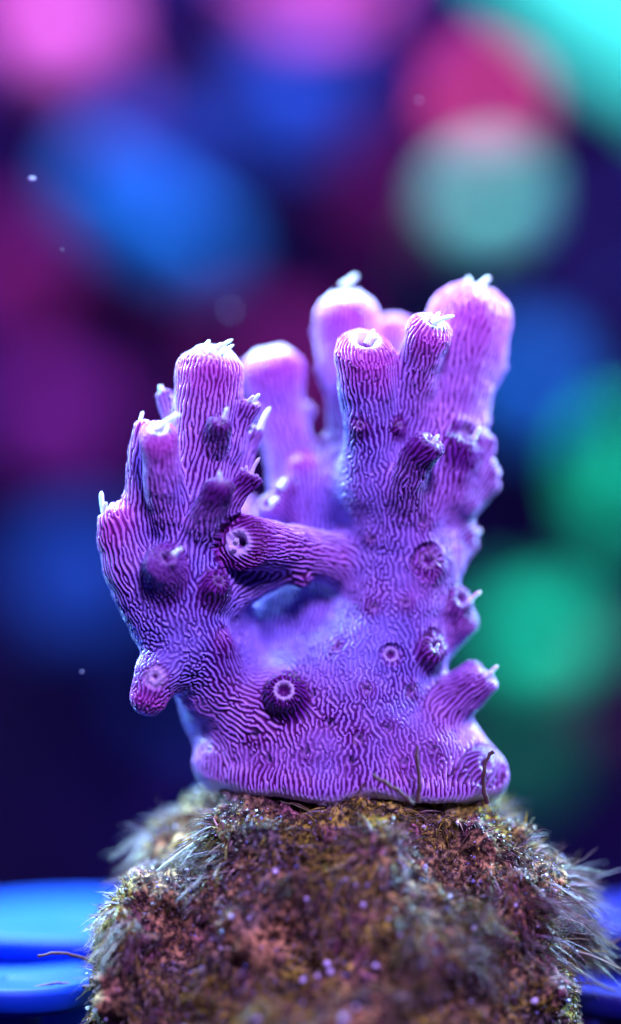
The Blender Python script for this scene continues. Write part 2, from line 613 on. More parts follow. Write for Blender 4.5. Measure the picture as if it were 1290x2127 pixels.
V = V + N * ((0.17 + 0.10 * np.clip(-3.7 - V[:, 2], 0, 1)) * fbm(V, 1.4, 3, 21) + 0.14 * fbm(V, 4.0, 3, 31))[:, None]
N = normals(V, F)
V = V + N * (0.06 * fbm(V, 9.0, 3, 41) - 0.22 * np.clip(vnoise(V, 2.3, 47) - 0.55, 0, 1))[:, None]
N = normals(V, F)
RV, RN, RF = V, N, F


def rock_color(P):
    a, b, c = fbm(P, 1.1, 3, 51), fbm(P, 2.6, 3, 61), vnoise(P, 14, 71)
    base = np.array([0.12, 0.085, 0.03])[None] * np.ones((len(P), 1))
    for w, col in ((a * 4.0 - 0.1, (0.17, 0.16, 0.015)), (b * 4.0 - 0.4, (0.12, 0.055, 0.06)), (-a * 4 - 0.5, (0.19, 0.12, 0.045)), (-b * 4 - 0.5, (0.05, 0.045, 0.04))):
        w = np.clip(w, 0, 1)[:, None]
        base = base * (1 - w) + w * np.array(col)
    return 1.9 * base * np.clip(1 + 1.0 * c, 0.15, 2.2)[:, None]


m_rock, nt_, b_ = material('algae_rock', 0.75, 0.25)
a_ = node(nt_, 'ShaderNodeAttribute', attribute_name='stain')
nz_ = node(nt_, 'ShaderNodeTexNoise')
nz_.inputs['Scale'].default_value = 16
nz_.inputs['Detail'].default_value = 5
tc_ = node(nt_, 'ShaderNodeTexCoord')
nt_.links.new(tc_.outputs['Object'], nz_.inputs['Vector'])
rp_ = node(nt_, 'ShaderNodeValToRGB')
rp_.color_ramp.elements[0].position = 0.44
rp_.color_ramp.elements[0].color = (0.12, 0.1, 0.1, 1)
rp_.color_ramp.elements[1].position = 0.66
rp_.color_ramp.elements[1].color = (1.7, 1.7, 1.6, 1)
nt_.links.new(nz_.outputs['Fac'], rp_.inputs[0])
nt_.links.new(mixc(nt_, 1.0, a_.outputs['Color'], rp_.outputs[0], 'MULTIPLY'), b_.inputs['Base Color'])
bp_ = node(nt_, 'ShaderNodeBump')
bp_.inputs['Strength'].default_value = 0.7
bp_.inputs['Distance'].default_value = 0.04
nt_.links.new(nz_.outputs['Fac'], bp_.inputs['Height'])
nt_.links.new(bp_.outputs[0], b_.inputs['Normal'])
me = make_mesh('live_rock', RV, RF)
set_color(me, 'stain', np.concatenate([rock_color(RV), np.ones((len(RV), 1))], 1))
rock = add_obj('live_rock', me, m_rock)
tag(rock, 'rough brown rock overgrown with turf algae under the purple coral', 'rock')


# ------------------------------------------------------------------ turf algae: strands that nobody could count
def strands(P, D, L, W, colr, bend, seed):
    """three-sided tapering strands; returns V, F(quads), colours"""
    rg = np.random.default_rng(seed)
    n = len(P)
    side = np.cross(D, rg.normal(size=(n, 3)))
    side /= np.linalg.norm(side, axis=1)[:, None]
    up = np.cross(D, side)
    secs = 4
    V = np.zeros((n, secs, 3, 3))
    for s in range(secs):
        t = s / (secs - 1)
        c = P + D * (L * t)[:, None] + bend * (L * t * t)[:, None]
        r = W * (1 - 0.8 * t)
        for k in range(3):
            a = 2 * math.pi * k / 3
            V[:, s, k] = c + (side * math.cos(a) + up * math.sin(a)) * r[:, None]
    base = np.arange(n)[:, None, None, None] * secs * 3
    s = np.arange(secs - 1)[None, :, None]
    k = np.arange(3)[None, None, :]
    q = np.stack([s * 3 + k, s * 3 + (k + 1) % 3, (s + 1) * 3 + (k + 1) % 3, (s + 1) * 3 + k], -1)
    F = (base + q).reshape(-1, 4)
    C = np.repeat(colr, secs * 3, axis=0)
    return V.reshape(-1, 3), F, C


area = np.linalg.norm(np.cross(RV[RF[:, 2]] - RV[RF[:, 0]], RV[RF[:, 3]] - RV[RF[:, 1]]), axis=1)
fc = RV[RF].mean(1)
fn = RN[RF].mean(1)
keep = area * (fc[:, 2] > -6.0) * (fn[:, 1] < 0.75) * (0.12 + np.clip(0.7 + 2.6 * fbm(fc, 1.8, 2, 77), 0, 2.5))
pick = RNG.choice(len(RF), 30000, p=keep / keep.sum())
uv = RNG.random((len(pick), 2))
q = RV[RF[pick]]
P = (q[:, 0] * (1 - uv[:, :1]) + q[:, 1] * uv[:, :1]) * (1 - uv[:, 1:]) + (q[:, 3] * (1 - uv[:, :1]) + q[:, 2] * uv[:, :1]) * uv[:, 1:]
Nn = fn[pick]
sidey = np.clip(np.abs(Nn[:, 0]) * 1.5 - 0.4, 0, 1) * np.clip((P[:, 2] + 5.4) / 1.2, 0.3, 1)
D = Nn + 0.14 * RNG.normal(size=P.shape) + 1.1 * np.stack([fbm(P, 2.2, 2, 81), fbm(P, 2.2, 2, 82), fbm(P, 2.2, 2, 83)], 1)
D /= np.linalg.norm(D, axis=1)[:, None]
patch = np.clip(0.9 + 1.6 * fbm(P, 1.3, 2, 85), 0.2, 2)
L = (0.03 + 0.07 * RNG.random(len(P))) * patch + sidey * (0.08 + 0.28 * RNG.random(len(P))) * patch ** 1.5
top = np.clip((P[:, 2] + 3.15) / 0.25, 0, 1)
L = np.minimum(L, 0.42) * (1 - 0.5 * top)
W = 0.006 + 0.008 * RNG.random(len(P)) ** 2
pal = np.array([(0.12, 0.07, 0.035), (0.30, 0.26, 0.03), (0.12, 0.13, 0.03), (0.16, 0.07, 0.09), (0.20, 0.20, 0.24), (0.42, 0.36, 0.26), (0.05, 0.035, 0.03)])
w = np.stack([np.ones(len(P)), np.clip(1 + 4 * fbm(P, 1.1, 3, 51), 0, 3), np.ones(len(P)) * .8, np.clip(0.6 + 4 * fbm(P, 2.6, 3, 61), 0, 3), 0.5 + 1.3 * sidey, np.full(len(P), .35), np.full(len(P), .9)], 1)
ci = (np.cumsum(w / w.sum(1, keepdims=True), 1) < RNG.random((len(P), 1))).sum(1)
Cc = pal[np.clip(ci, 0, 6)] * 1.35 * RNG.uniform(0.3, 1.6, (len(P), 1))
bend = np.stack([0.25 * RNG.normal(size=len(P)), 0.25 * RNG.normal(size=len(P)), -0.55 + 0.3 * RNG.normal(size=len(P))], 1)
V, F, C = strands(P, D, L, W, Cc, bend, 5)
me = make_mesh('turf', V, F)
set_color(me, 'strand', np.concatenate([C, np.ones((len(C), 1))], 1))
M_TURF = attr_material('turf_strands', 'strand', 0.35, 0.5)
turf = add_obj('turf_algae', me, M_TURF)
tag(turf, 'short fuzzy brown and olive turf algae covering the rock', 'algae', kind='stuff')

print('rock done', round(time.time() - T0, 1))
# ================================================================== the coral
# limbs: part name, list of (x, y, depth, radius) in photograph pixels, base to tip; blend; stripe strength
BODY, BR, CO = 'colony_base', 'branch', 'corallite'
LIMBS = []          # (kind, pts, k, stripe, opts)


def limb(kind, pts, k=30, stripe=1.0, **o):
    LIMBS.append((kind, pts, k, stripe, o))


UP = (0, 0, 1)
# body
limb(BODY, [(700, 1590, 190, 125), (740, 1450, 175, 165), (815, 1310, 180, 130), (835, 1150, 185, 122), (820, 1010, 165, 112)], 40, 0.10, axis=UP)
limb(BODY, [(640, 1500, 165, 130), (540, 1480, 135, 110), (455, 1440, 120, 78)], 60, 0.4, axis=(-1, 0, 0.25))
limb(BODY, [(660, 1420, 300, 150), (625, 1290, 300, 145), (625, 1130, 320, 95), (680, 1020, 250, 90)], 60, 0.3, axis=UP)
limb(BODY, [(540, 1552, 118, 74), (640, 1556, 88, 84), (760, 1556, 84, 86), (880, 1556, 94, 80), (945, 1572, 120, 58)], 60, 0.15, axis=UP)
limb(BODY, [(446, 1594, 130, 22), (490, 1620, 70, 19), (545, 1634, 36, 18), (590, 1630, 22, 18), (640, 1648, 4, 17), (690, 1652, 0, 17), (735, 1634, 14, 18), (790, 1630, 10, 18), (840, 1646, 6, 17), (900, 1652, 18, 17), (955, 1648, 44, 18), (1012, 1614, 102, 26)], 84, 0.9, axis=UP)
limb(BODY, [(1006, 1612, 110, 30), (990, 1610, 260, 40), (760, 1610, 380, 50), (540, 1610, 320, 50), (450, 1596, 130, 28)], 80, 0.5, axis=UP)
limb(BODY, [(446, 1482, 190, 62), (540, 1560, 190, 80)], 50, 0.3, axis=UP)
limb(BODY, [(900, 1500, 190, 75), (930, 1600, 160, 70)], 60, 0.3, axis=UP)
limb(BODY, [(860, 1000, 190, 100), (900, 920, 170, 92)], 50, 0.6)
# left branch cluster
limb(BR, [(470, 1430, 120, 78), (392, 1340, 74, 84), (378, 1220, 66, 90), (402, 1060, 68, 76), (424, 900, 62, 66), (437, 772, 52, 73)], 30, 1.0, cap=0.75, mouth=0.36, bright=1, s0=0.0)
limb(BR, [(352, 1075, 24, 46), (338, 985, -22, 40), (329, 905, -46, 41)], 12, 1.0, cap=0.6, mouth=0.42, tilt=(0.1, -0.75, 0.8))
limb(BR, [(300, 1080, 50, 42), (288, 970, 40, 26), (297, 885, 30, 22)], 14, 1.0, cap=0.7, mouth=0.4)
limb(BR, [(340, 1290, 60, 72), (275, 1180, 50, 60), (240, 1082, 42, 42)], 34, 0.9, s0=0.1, cap=0.8, mouth=0.4, tilt=(-0.7, -0.1, 0.7))
limb(BR, [(395, 1345, 60, 62), (330, 1400, 22, 52), (306, 1452, 14, 40)], 26, 0.15, cap=0.85, mouth=0.0)
limb(CO, [(340, 1400, 40, 30), (324, 1405, -16, 24)], 22, 0.8, pale=1, cap=0.5, mouth=0.5, mild=1)
# tube that points at the lens
limb(BR, [(745, 1175, 170, 62), (655, 1150, 112, 50), (575, 1134, 55, 50), (503, 1127, 6, 56)], 26, 1.0, cap=0.35, mouth=0.40, ring=1, tilt=(-0.42, -0.9, 0.02))
limb(BODY, [(440, 1230, 70, 60), (505, 1215, 85, 40), (585, 1185, 95, 32)], 30, 0.8)
limb(BODY, [(450, 1420, 140, 75), (470, 1300, 150, 62), (455, 1200, 110, 60)], 40, 0.5)
# rear left branch
limb(BR, [(645, 1080, 260, 62), (608, 960, 255, 54), (578, 860, 262, 48), (566, 772, 262, 66)], 36, 0.8, cap=0.8, mouth=0.35, bright=1)
limb(BR, [(640, 1080, 220, 52), (640, 1000, 190, 30), (625, 965, 185, 24)], 26, 0.8, cap=0.8, mouth=0.4)
limb(CO, [(585, 1090, 200, 44), (562, 1052, 150, 34)], 24, 0.8, cap=0.5, mouth=0.45)
limb(CO, [(600, 1060, 220, 30), (586, 1012, 165, 22)], 20, 0.8, cap=0.5, mouth=0.45)
limb(CO, [(600, 880, 270, 30), (643, 850, 280, 16)], 18, 0.8, cap=0.6, mouth=0.4)
# right cluster
limb(BR, [(775, 1010, 120, 72), (774, 890, 80, 56), (762, 790, 52, 58), (757, 728, 36, 63)], 34, 1.0, s0=0.1, cap=0.45, mouth=0.42, tilt=(0.12, -0.62, 0.8))
limb(BR, [(838, 900, 130, 58), (856, 810, 88, 44), (880, 725, 55, 47), (893, 685, 40, 50)], 26, 1.0, cap=0.5, mouth=0.40, tilt=(0.32, -0.6, 0.75))
limb(BR, [(880, 1010, 170, 95), (925, 850, 185, 86), (958, 730, 190, 92), (975, 668, 190, 88)], 36, 1.0, cap=0.9, mouth=0.3)
limb(BR, [(770, 1010, 190, 82), (742, 880, 225, 60), (724, 740, 240, 62), (719, 662, 240, 68)], 34, 1.0, cap=0.85, mouth=0.34, bright=1)
limb(BR, [(830, 900, 270, 60), (818, 690, 320, 46)], 30, 0.9, cap=0.8, mouth=0.35)
limb(CO, [(838, 1062, 92, 42), (848, 1005, 40, 37), (868, 948, 2, 35), (893, 920, -14, 35)], 22, 1.0, cap=0.35, mouth=0.5, dark=1, tilt=(0.5, -0.35, 0.8))
limb(CO, [(940, 1010, 130, 46), (962, 920, 95, 34)], 22, 0.9, cap=0.4, mouth=0.5, dark=1, tilt=(0.5, -0.3, 0.8))
limb(CO, [(960, 990, 160, 44), (1008, 912, 150, 24)], 20, 0.9, cap=0.6, mouth=0.45)
limb(CO, [(950, 900, 190, 40), (1004, 862, 200, 20)], 18, 0.9, cap=0.6, mouth=0.45)
limb(CO, [(1010, 780, 195, 30), (1042, 755, 195, 13)], 14, 0.9, cap=0.6, mouth=0.45)
limb(CO, [(950, 1020, 170, 60), (1018, 970, 170, 28)], 22, 0.8, cap=0.5, mouth=0.45)
limb(CO, [(950, 1030, 180, 55), (1026, 1000, 180, 24)], 20, 0.8, cap=0.5, mouth=0.45)
limb(CO, [(920, 1110, 190, 60), (980, 1106, 190, 24)], 22, 0.7, cap=0.5, mouth=0.45)
limb(CO, [(910, 1150, 190, 65), (985, 1132, 200, 14)], 22, 0.7, cap=0.6, mouth=0.4)
limb(CO, [(885, 1180, 120, 48), (889, 1167, 72, 32)], 30, 0.8, cap=0.35, mouth=0.45, dark=.6)
limb(CO, [(900, 1270, 180, 66), (955, 1245, 120, 30)], 20, 0.8, cap=0.4, mouth=0.55, dark=.8, tilt=(0.5, -0.8, 0.3))
limb(CO, [(910, 1310, 185, 60), (966, 1288, 150, 34)], 20, 0.7, cap=0.8, mouth=0.0, dark=.4)
limb(CO, [(860, 1370, 130, 48), (902, 1345, 66, 32)], 22, 0.9, cap=0.45, mouth=0.5, dark=.9)
limb(CO, [(800, 1375, 110, 40), (811, 1361, 48, 22)], 26, 0.6, cap=0.35, mouth=0.6, dark=.3, eye=1)
limb(CO, [(880, 1500, 140, 72), (940, 1455, 110, 50), (1006, 1412, 96, 36)], 30, 1.0, cap=0.4, mouth=0.5, dark=.5, tilt=(0.55, -0.3, 0.8))
limb(CO, [(960, 1420, 130, 30), (985, 1385, 120, 18)], 16, 0.8, cap=0.6, mouth=0.4)
limb(CO, [(940, 1610, 90, 50), (1000, 1590, 74, 32)], 26, 0.9, cap=0.45, mouth=0.5, dark=.8, tilt=(0.6, -0.7, 0.3))
limb(CO, [(590, 1460, 70, 50), (590, 1437, 2, 37)], 22, 0.9, cap=0.4, mouth=0.5, dark=1, eye=1)
# small corallites of the left cluster
limb(CO, [(345, 1215, 10, 50), (341, 1168, -40, 46)], 12, 0.2, cap=0.55, mouth=0.34, dark=.7, tilt=(0.42, -0.8, 0.45))
limb(CO, [(415, 1100, 4, 36), (438, 1045, -36, 32), (460, 1006, -60, 31)], 9, 1.0, cap=0.4, mouth=0.45, dark=1, tilt=(0.1, -0.3, 0.9))
limb(CO, [(450, 1080, 20, 34), (488, 1025, -4, 25), (522, 992, -12, 27)], 9, 1.0, cap=0.4, mouth=0.5, dark=1, tilt=(0.35, -0.1, 0.9))
limb(CO, [(445, 925, 12, 30), (457, 878, -36, 27)], 8, 1.0, cap=0.4, mouth=0.45, dark=.8, tilt=(0.2, -0.4, 0.9))
limb(CO, [(478, 935, 50, 30), (502, 880, 46, 20), (523, 840, 42, 23)], 10, 1.0, cap=0.35, mouth=0.5, tilt=(0.2, -0.3, 0.9), dark=.4)
limb(CO, [(485, 980, 80, 36), (512, 925, 90, 24), (533, 895, 92, 19)], 14, 1.0, cap=0.45, mouth=0.45, dark=.6)
limb(CO, [(375, 880, 90, 34), (340, 818, 100, 16)], 14, 0.9, cap=0.6, mouth=0.4)
limb(CO, [(440, 1230, 10, 40), (452, 1212, -18, 26)], 14, 0.9, cap=0.5, mouth=0.4, dark=1)
limb(CO, [(615, 1185, 90, 30), (636, 1208, 70, 16)], 12, 0.8, cap=0.6, mouth=0.4, dark=.7)
limb(CO, [(800, 905, 70, 26), (828, 886, 48, 17)], 12, 0.6, cap=0.5, mouth=0.4, dark=1)
limb(CO, [(755, 905, 60, 26), (747, 886, 22, 15)], 14, 0.6, cap=0.5, mouth=0.5, dark=.8)
limb(CO, [(690, 720, 250, 30), (656, 680, 250, 13)], 14, 0.9, cap=0.6, mouth=0.4)
limb(CO, [(695, 790, 240, 30), (668, 760, 240, 14)], 14, 0.9, cap=0.6, mouth=0.4)
limb(CO, [(710, 940, 225, 40), (678, 908, 225, 18)], 16, 0.9, cap=0.6, mouth=0.4)
limb(CO, [(455, 1385, 60, 46), (462, 1330, 28, 24)], 26, 0.9, cap=0.7, mouth=0.0)
# the far side, as it plausibly goes on
limb(BR, [(560, 1350, 400, 80), (500, 1180, 480, 55), (480, 1060, 500, 50)], 36, 1.0, cap=0.6, mouth=0.4)
limb(BR, [(860, 1150, 330, 80), (900, 1020, 420, 52), (910, 930, 440, 50)], 36, 1.0, cap=0.6, mouth=0.4)
limb(CO, [(760, 1420, 330, 80), (790, 1380, 430, 34)], 26, 0.9, cap=0.5, mouth=0.4, dark=.6)
limb(CO, [(640, 1350, 420, 70), (630, 1300, 500, 32)], 26, 0.9, cap=0.5, mouth=0.4, dark=.6)

def body_depth(px, py):
    bs = [Chain([at(x, y, d / PX) for x, y, d, r in l[1]], [r / PX for *_, r in l[1]]) for l in LIMBS if l[0] == BODY]
    P = np.array([at(px, py, d) for d in np.linspace(-0.6, 2, 131)])
    D = np.min([b.dist(P) for b in bs], axis=0)
    k = np.where(D < 0)[0]
    return None if not len(k) else P[k[0], 1] * PX


for x, y, r in [(700, 1345, 12), (762, 1432, 14), (684, 1506, 11), (850, 1436, 15), (775, 1262, 12), (842, 1252, 14), (880, 1086, 12), (636, 1566, 10), (728, 1584, 10),
                (900, 1556, 14), (806, 1516, 11), (530, 1528, 11), (770, 1120, 10), (925, 1180, 12), (840, 1585, 9), (652, 1444, 10), (745, 1535, 12), (560, 1580, 9)]:
    d = body_depth(x, y)
    if d is not None:
        limb(CO, [(x, y + 8, d + 30, r + 6), (x, y, d + 4 - 0.35 * r, r)], 16, 0.4, cap=0.45, mouth=0.6, dark=0.45 + 0.03 * (r - 9), small=1)

chains = []
for i, (kind, pts, k, stripe, o) in enumerate(LIMBS):
    J = [at(x, y, d / PX) for x, y, d, r in pts]
    R = [r / PX * (1 + d / PX / CAM_D) for x, y, d, r in pts]
    chains.append(Chain(J, R, k / PX, i, stripe, None if 'axis' not in o else np.array(o['axis'], float)))
H = 0.048
Dg, lo = sdf_grid(chains, H, 0.3)
V, F = surface_nets(Dg, lo, H)
V = relax(V, F, 2)
V, F = subdivide(V, F, 2)
print('coral verts', len(V), round(time.time() - T0, 1))
V = V + normals(V, F) * (0.022 * fbm(V, 3.2, 2, 11) + 0.008 * vnoise(V, 11, 15))[:, None]

# nearest limb, direction of growth, distance along it
nV = len(V)
dmin = np.full(nV, 9.0)
owner = np.zeros(nV, int)
wsum = np.zeros(nV)
tdir = np.zeros((nV, 3))
stre = np.zeros(nV)
tipc = np.zeros((nV, 5))     # pattern colour helpers: cor, calyx, tip, hole
near = []
for ci, c in enumerate(chains):
    m = np.where(((V > c.lo - 0.12) & (V < c.hi + 0.12)).all(1))[0]
    d, ax, tt = c.dist(V[m], True)
    if c.axis is not None:
        ax = np.tile(c.axis / np.linalg.norm(c.axis), (len(m), 1))
    near.append((m, d))
    b = d < dmin[m]
    dmin[m[b]] = d[b]
    owner[m[b]] = ci
for ci, c in enumerate(chains):
    m, d = near[ci]
    _, ax, tt = c.dist(V[m], True)
    if c.axis is not None:
        ax = np.tile(c.axis / np.linalg.norm(c.axis), (len(m), 1))
    w = np.exp(-np.clip(d - dmin[m], 0, 9) / 0.06)
    wsum[m] += w
    tdir[m] += w[:, None] * ax
    s0 = LIMBS[ci][4].get('s0', c.stripe)
    stre[m] += w * (s0 + (c.stripe - s0) * np.clip(tt / (len(c.J) - 1) * 1.6 - 0.3, 0, 1))
stre /= np.maximum(wsum, 1e-9)
tl = np.linalg.norm(tdir, axis=1) / np.maximum(wsum, 1e-9)

# tips: flatten the cap, sink the mouth, raise its rim
cor = np.zeros(nV)
cal = np.zeros(nV)
tip = np.zeros(nV)
hole = np.zeros(nV)
TIPS = {}
for ci, (kind, pts, k, stripe, o) in enumerate(LIMBS):
    if kind == BODY:
        continue
    c = chains[ci]
    e, r = c.J[-1], c.R[-1]
    ax = np.array(o['tilt'], float) if 'tilt' in o else c.J[-1] - c.J[-2]
    ax /= np.linalg.norm(ax)
    m, d = near[ci]
    sel = m[(np.abs(d - dmin[m]) < 0.03)]
    q = V[sel] - e
    t = q @ ax
    rho = np.linalg.norm(q - t[:, None] * ax, axis=1) / r
    cap = o.get('cap', 0.6)
    tn = np.where(t > 0, t * cap, t)
    mo = o.get('mouth', 0.4)
    on = np.clip(t / r * 4, 0, 1)
    if mo:
        g = np.exp(-(rho / (mo * 0.62)) ** 2)
        rim = np.exp(-((rho - mo * 1.1) / (mo * 0.4)) ** 2)
        tn = tn + on * r * (-0.50 * g + 0.07 * rim) * (0.5 if o.get('mild') else 1)
    dd = d[np.abs(d - dmin[m]) < 0.03] - dmin[sel]
    fade = np.clip(1 - dd / 0.03, 0, 1)
    fade = fade * fade * (3 - 2 * fade)
    if o.get('small'):
        on = on * fade
        fade = fade * np.clip(1.4 - rho, 0, 1)
    V[sel] += ((tn - t) * fade)[:, None] * ax
    TIPS[ci] = (e + ax * r * cap, ax, r)
    # pigment: corallite walls darker and redder, the ring round the mouth pale
    if kind == CO:
        dk = o.get('dark', 0.55)
        full = np.clip(1 + (t / r + 0.4) / 2.2, 0, 1)
        cor[sel] = np.maximum(cor[sel], dk * np.clip(full * 1.25, 0, 1) * np.exp(-np.clip(d[np.abs(d - dmin[m]) < 0.03] - dmin[sel], 0, 1) / 0.02))
    along = np.clip(1 + t / r / (1.1 if kind == BR else 0.8), 0, 1)
    tip[sel] = np.maximum(tip[sel], along * (0.75 if kind == BR else 0.15) * (1 - 0.5 * o.get('dark', 0)))
    if o.get('ring'):
        cor[sel] = np.maximum(cor[sel], np.clip(t / r * 2 + 0.6, 0, 1) * np.clip((rho - 0.5) * 5, 0, 1))
        tip[sel] *= 0.3
    if mo:
        ringw = np.exp(-((rho - mo * 0.92) / (mo * 0.42)) ** 4)
        if o.get('pale'):
            ringw = np.exp(-(rho / (mo * 1.9)) ** 4)
        cal[sel] = np.maximum(cal[sel], on * ringw * (0.9 if kind == BR or o.get('pale') or o.get('eye') else 0.22))
        if o.get('eye'):
            ringw = 0.7 * np.exp(-((rho - mo * 0.95) / (mo * 0.26)) ** 4)
            cal[sel] = np.where(rho < 1.2, on * ringw, cal[sel])
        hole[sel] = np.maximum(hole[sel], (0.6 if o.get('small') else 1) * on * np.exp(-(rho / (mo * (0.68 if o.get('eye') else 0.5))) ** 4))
        if o.get('bright'):
            cal[sel] = np.maximum(cal[sel], np.clip((t / r - 0.45) * 3, 0, 0.85))

SKIRT = [i for i, l in enumerate(LIMBS) if len(l[1]) >= 5 and l[1][0][3] < 35]
N = normals(V, F)
edge = np.isin(owner, SKIRT)
cal[edge] = np.maximum(cal[edge], np.clip(-N[edge, 2] * 1.6 - 0.25, 0, 0.9))     # the growing margin is pale
# ridges and grooves: an oriented reaction pattern grown over the skin
N = normals(V, F)
tv = tdir - (tdir * N).sum(1)[:, None] * N
tlen = np.linalg.norm(tv, axis=1)
tv /= np.maximum(tlen, 1e-9)[:, None]
aniso = stre * np.clip(tlen / np.maximum(wsum, 1e-9) * 1.5, 0, 1) * np.clip(tl, 0, 1) ** 2
E = np.concatenate([F[:, [0, 1]], F[:, [1, 2]], F[:, [2, 3]], F[:, [3, 0]], F[:, [0, 2]], F[:, [1, 3]]])
E = np.sort(E, 1)
E = np.unique(E[:, 0].astype(np.int64) * nV + E[:, 1])
E = np.stack([E // nV, E % nV], 1)
ev = V[E[:, 1]] - V[E[:, 0]]
el = np.linalg.norm(ev, axis=1)
h0 = np.median(el)
print('spacing', h0)
ev /= np.maximum(el, 1e-9)[:, None]
ca = np.maximum(np.abs((ev * tv[E[:, 0]]).sum(1)), np.abs((ev * tv[E[:, 1]]).sum(1)))
s = (aniso[E[:, 0]] + aniso[E[:, 1]]) / 2
iso = np.exp(-(el / h0) ** 2 * 0.6)
ora = iso * np.exp(-5.0 * s * (1 - ca ** 2))
# padded neighbour table
e0 = np.concatenate([E[:, 0], E[:, 1]])
e1 = np.concatenate([E[:, 1], E[:, 0]])
order = np.argsort(e0, kind='stable')
e0, e1 = e0[order], e1[order]
slot = np.arange(len(e0)) - np.searchsorted(e0, np.arange(nV))[e0]
ok = slot < 12
NB = np.zeros((12, nV), np.int32)
NB[slot[ok], e0[ok]] = e1[ok]


def table(w):
    W = np.zeros((12, nV), np.float32)
    W[slot[ok], e0[ok]] = np.concatenate([w, w])[order][ok]
    return W / np.maximum(W.sum(0), 1e-9)


WI, WO = table(iso), table(ora)
used = [k for k in range(12) if WI[k].max() > 0 and (WI[k] > 0).mean() > 0.002]


def smooth(u, lam, W):
    acc = np.zeros(nV, np.float32)
    for k in used:
        acc += W[k] * u[NB[k]]
    return u + lam * (acc - u)


for _ in range(8):
    cor, tip = smooth(cor.astype(np.float32), 0.9, WI), smooth(tip.astype(np.float32), 0.9, WI)
cal = smooth(cal.astype(np.float32), 0.9, WI)
u = RNG.normal(size=nV).astype(np.float32)
coarse = np.clip(stre * 1.2, 0, 1).astype(np.float32)
bias = (0.06 - 0.5 * (1 - aniso) - 0.70 * cor).astype(np.float32)
for it in range(24):
    a1 = smooth(u, 0.55, WO)
    a = smooth(smooth(a1, 0.55, WO), 0.55, WO)
    a = a1 + (a - a1) * (0.25 + 0.75 * coarse)
    b = a
    for _ in range(3):
        b = smooth(b, 0.85, WI)
    b3 = b
    for _ in range(3):
        b = smooth(b, 0.85, WI)
    b = b3 + (b - b3) * coarse
    g = a - b
    q2 = g * g
    for _ in range(4):
        q2 = smooth(q2, 0.9, WI)
    g = g / np.sqrt(q2 + 1e-12)
    u = g if it < 8 else np.tanh(1.7 * g + bias)
u = smooth(u, 0.35, WI)
pat = np.clip(0.5 + 0.85 * u, 0, 1)
print('pattern', round(time.time() - T0, 1))
flat = np.clip(1 - cal * 0.8 - hole, 0.1, 1)
V = V + N * (0.017 * (pat - 0.6) * flat)[:, None]
N = normals(V, F)
mott = np.clip(0.5 + 1.0 * fbm(V, 1.3, 3, 19) + 0.7 * (stre - 0.55) + 0.35 * np.clip((V[:, 0] - 0.9) / 0.8, 0, 1) + 0.45 * np.clip((-1.6 - V[:, 2]) / 0.8, 0, 1), 0, 1)
# pattern fades on worn patches of the body
wear = np.clip(1.25 - 1.2 * (1 - stre) * (0.5 + 1.2 * fbm(V, 2.2, 2, 23)), 0.3, 1)
pat2 = 0.62 + (pat - 0.62) * wear

coral = empty('coral', at(720, 1650, 0.9))
tag(coral, 'purple branching coral with striped skin growing on the mossy rock', 'coral')
owner_f = owner[F[:, 0]]
part_of = np.array([-1 if l[0] == BODY else i for i, l in enumerate(LIMBS)])
pf = part_of[owner_f]
for pid in np.unique(pf[pf >= 0]):            # stray scraps of a limb go to the body
    fi = np.where(pf == pid)[0]
    vi, inv = np.unique(F[fi], return_inverse=True)
    fl = inv.reshape(-1, 4)
    lab = np.arange(len(vi))
    while True:
        mn = lab[fl].min(1)
        new = lab.copy()
        for k in range(4):
            np.minimum.at(new, fl[:, k], mn)
        new = new[new]
        if (new == lab).all():
            break
        lab = new
    roots, cnt = np.unique(lab, return_counts=True)
    if len(roots) > 1:
        pf[fi[lab[fl[:, 0]] != roots[np.argmax(cnt)]]] = -1
PARTS = {}
for pid in np.unique(pf):
    fs = F[pf == pid]
    vi, inv = np.unique(fs, return_inverse=True)
    fs = inv.reshape(-1, 4)
    nm = BODY if pid < 0 else LIMBS[pid][0]
    me = make_mesh(nm, V[vi], fs)
    one = np.ones(len(vi))
    set_color(me, 'pattern', np.stack([pat2[vi], cor[vi], cal[vi], one], 1))
    set_color(me, 'tint', np.stack([tip[vi], hole[vi], mott[vi], one], 1))
    me.normals_split_custom_set_from_vertices(N[vi].astype(np.float32))
    PARTS[pid] = add_obj(nm, me, M_CORAL, coral)
print('parts', len(PARTS), round(time.time() - T0, 1))


# ------------------------------------------------------------------ polyp tentacles, each its own sub-part
def tentacle(pid, x0, y0, x1, y1, d, r=4.5, dd=-12, sag=0.05):
    a, b = at(x0, y0, d / PX), at(x1, y1, (d + dd) / PX)
    n = 8
    t = np.linspace(0, 1, n)
    side = np.cross(b - a, (0, 1, 0))
    P = a + (b - a) * t[:, None] + side * (sag * np.sin(t * math.pi))[:, None]
    R = r / PX * np.array([1.25, 1.05, 0.95, 0.9, 0.88, 0.9, 0.8, 0.25])
    V, F = tube(P, R, 10)
    add_obj('tentacle', make_mesh('tentacle', V, F), M_TENT, PARTS.get(pid, coral))


def limb_near(x, y):
    best, bi = 1e9, None
    for ci in TIPS:
        px_, py_ = LIMBS[ci][1][-1][:2]
        q = (px_ - x) ** 2 + (py_ - y) ** 2
        if q < best and ci in PARTS:
            best, bi = q, ci
    return bi


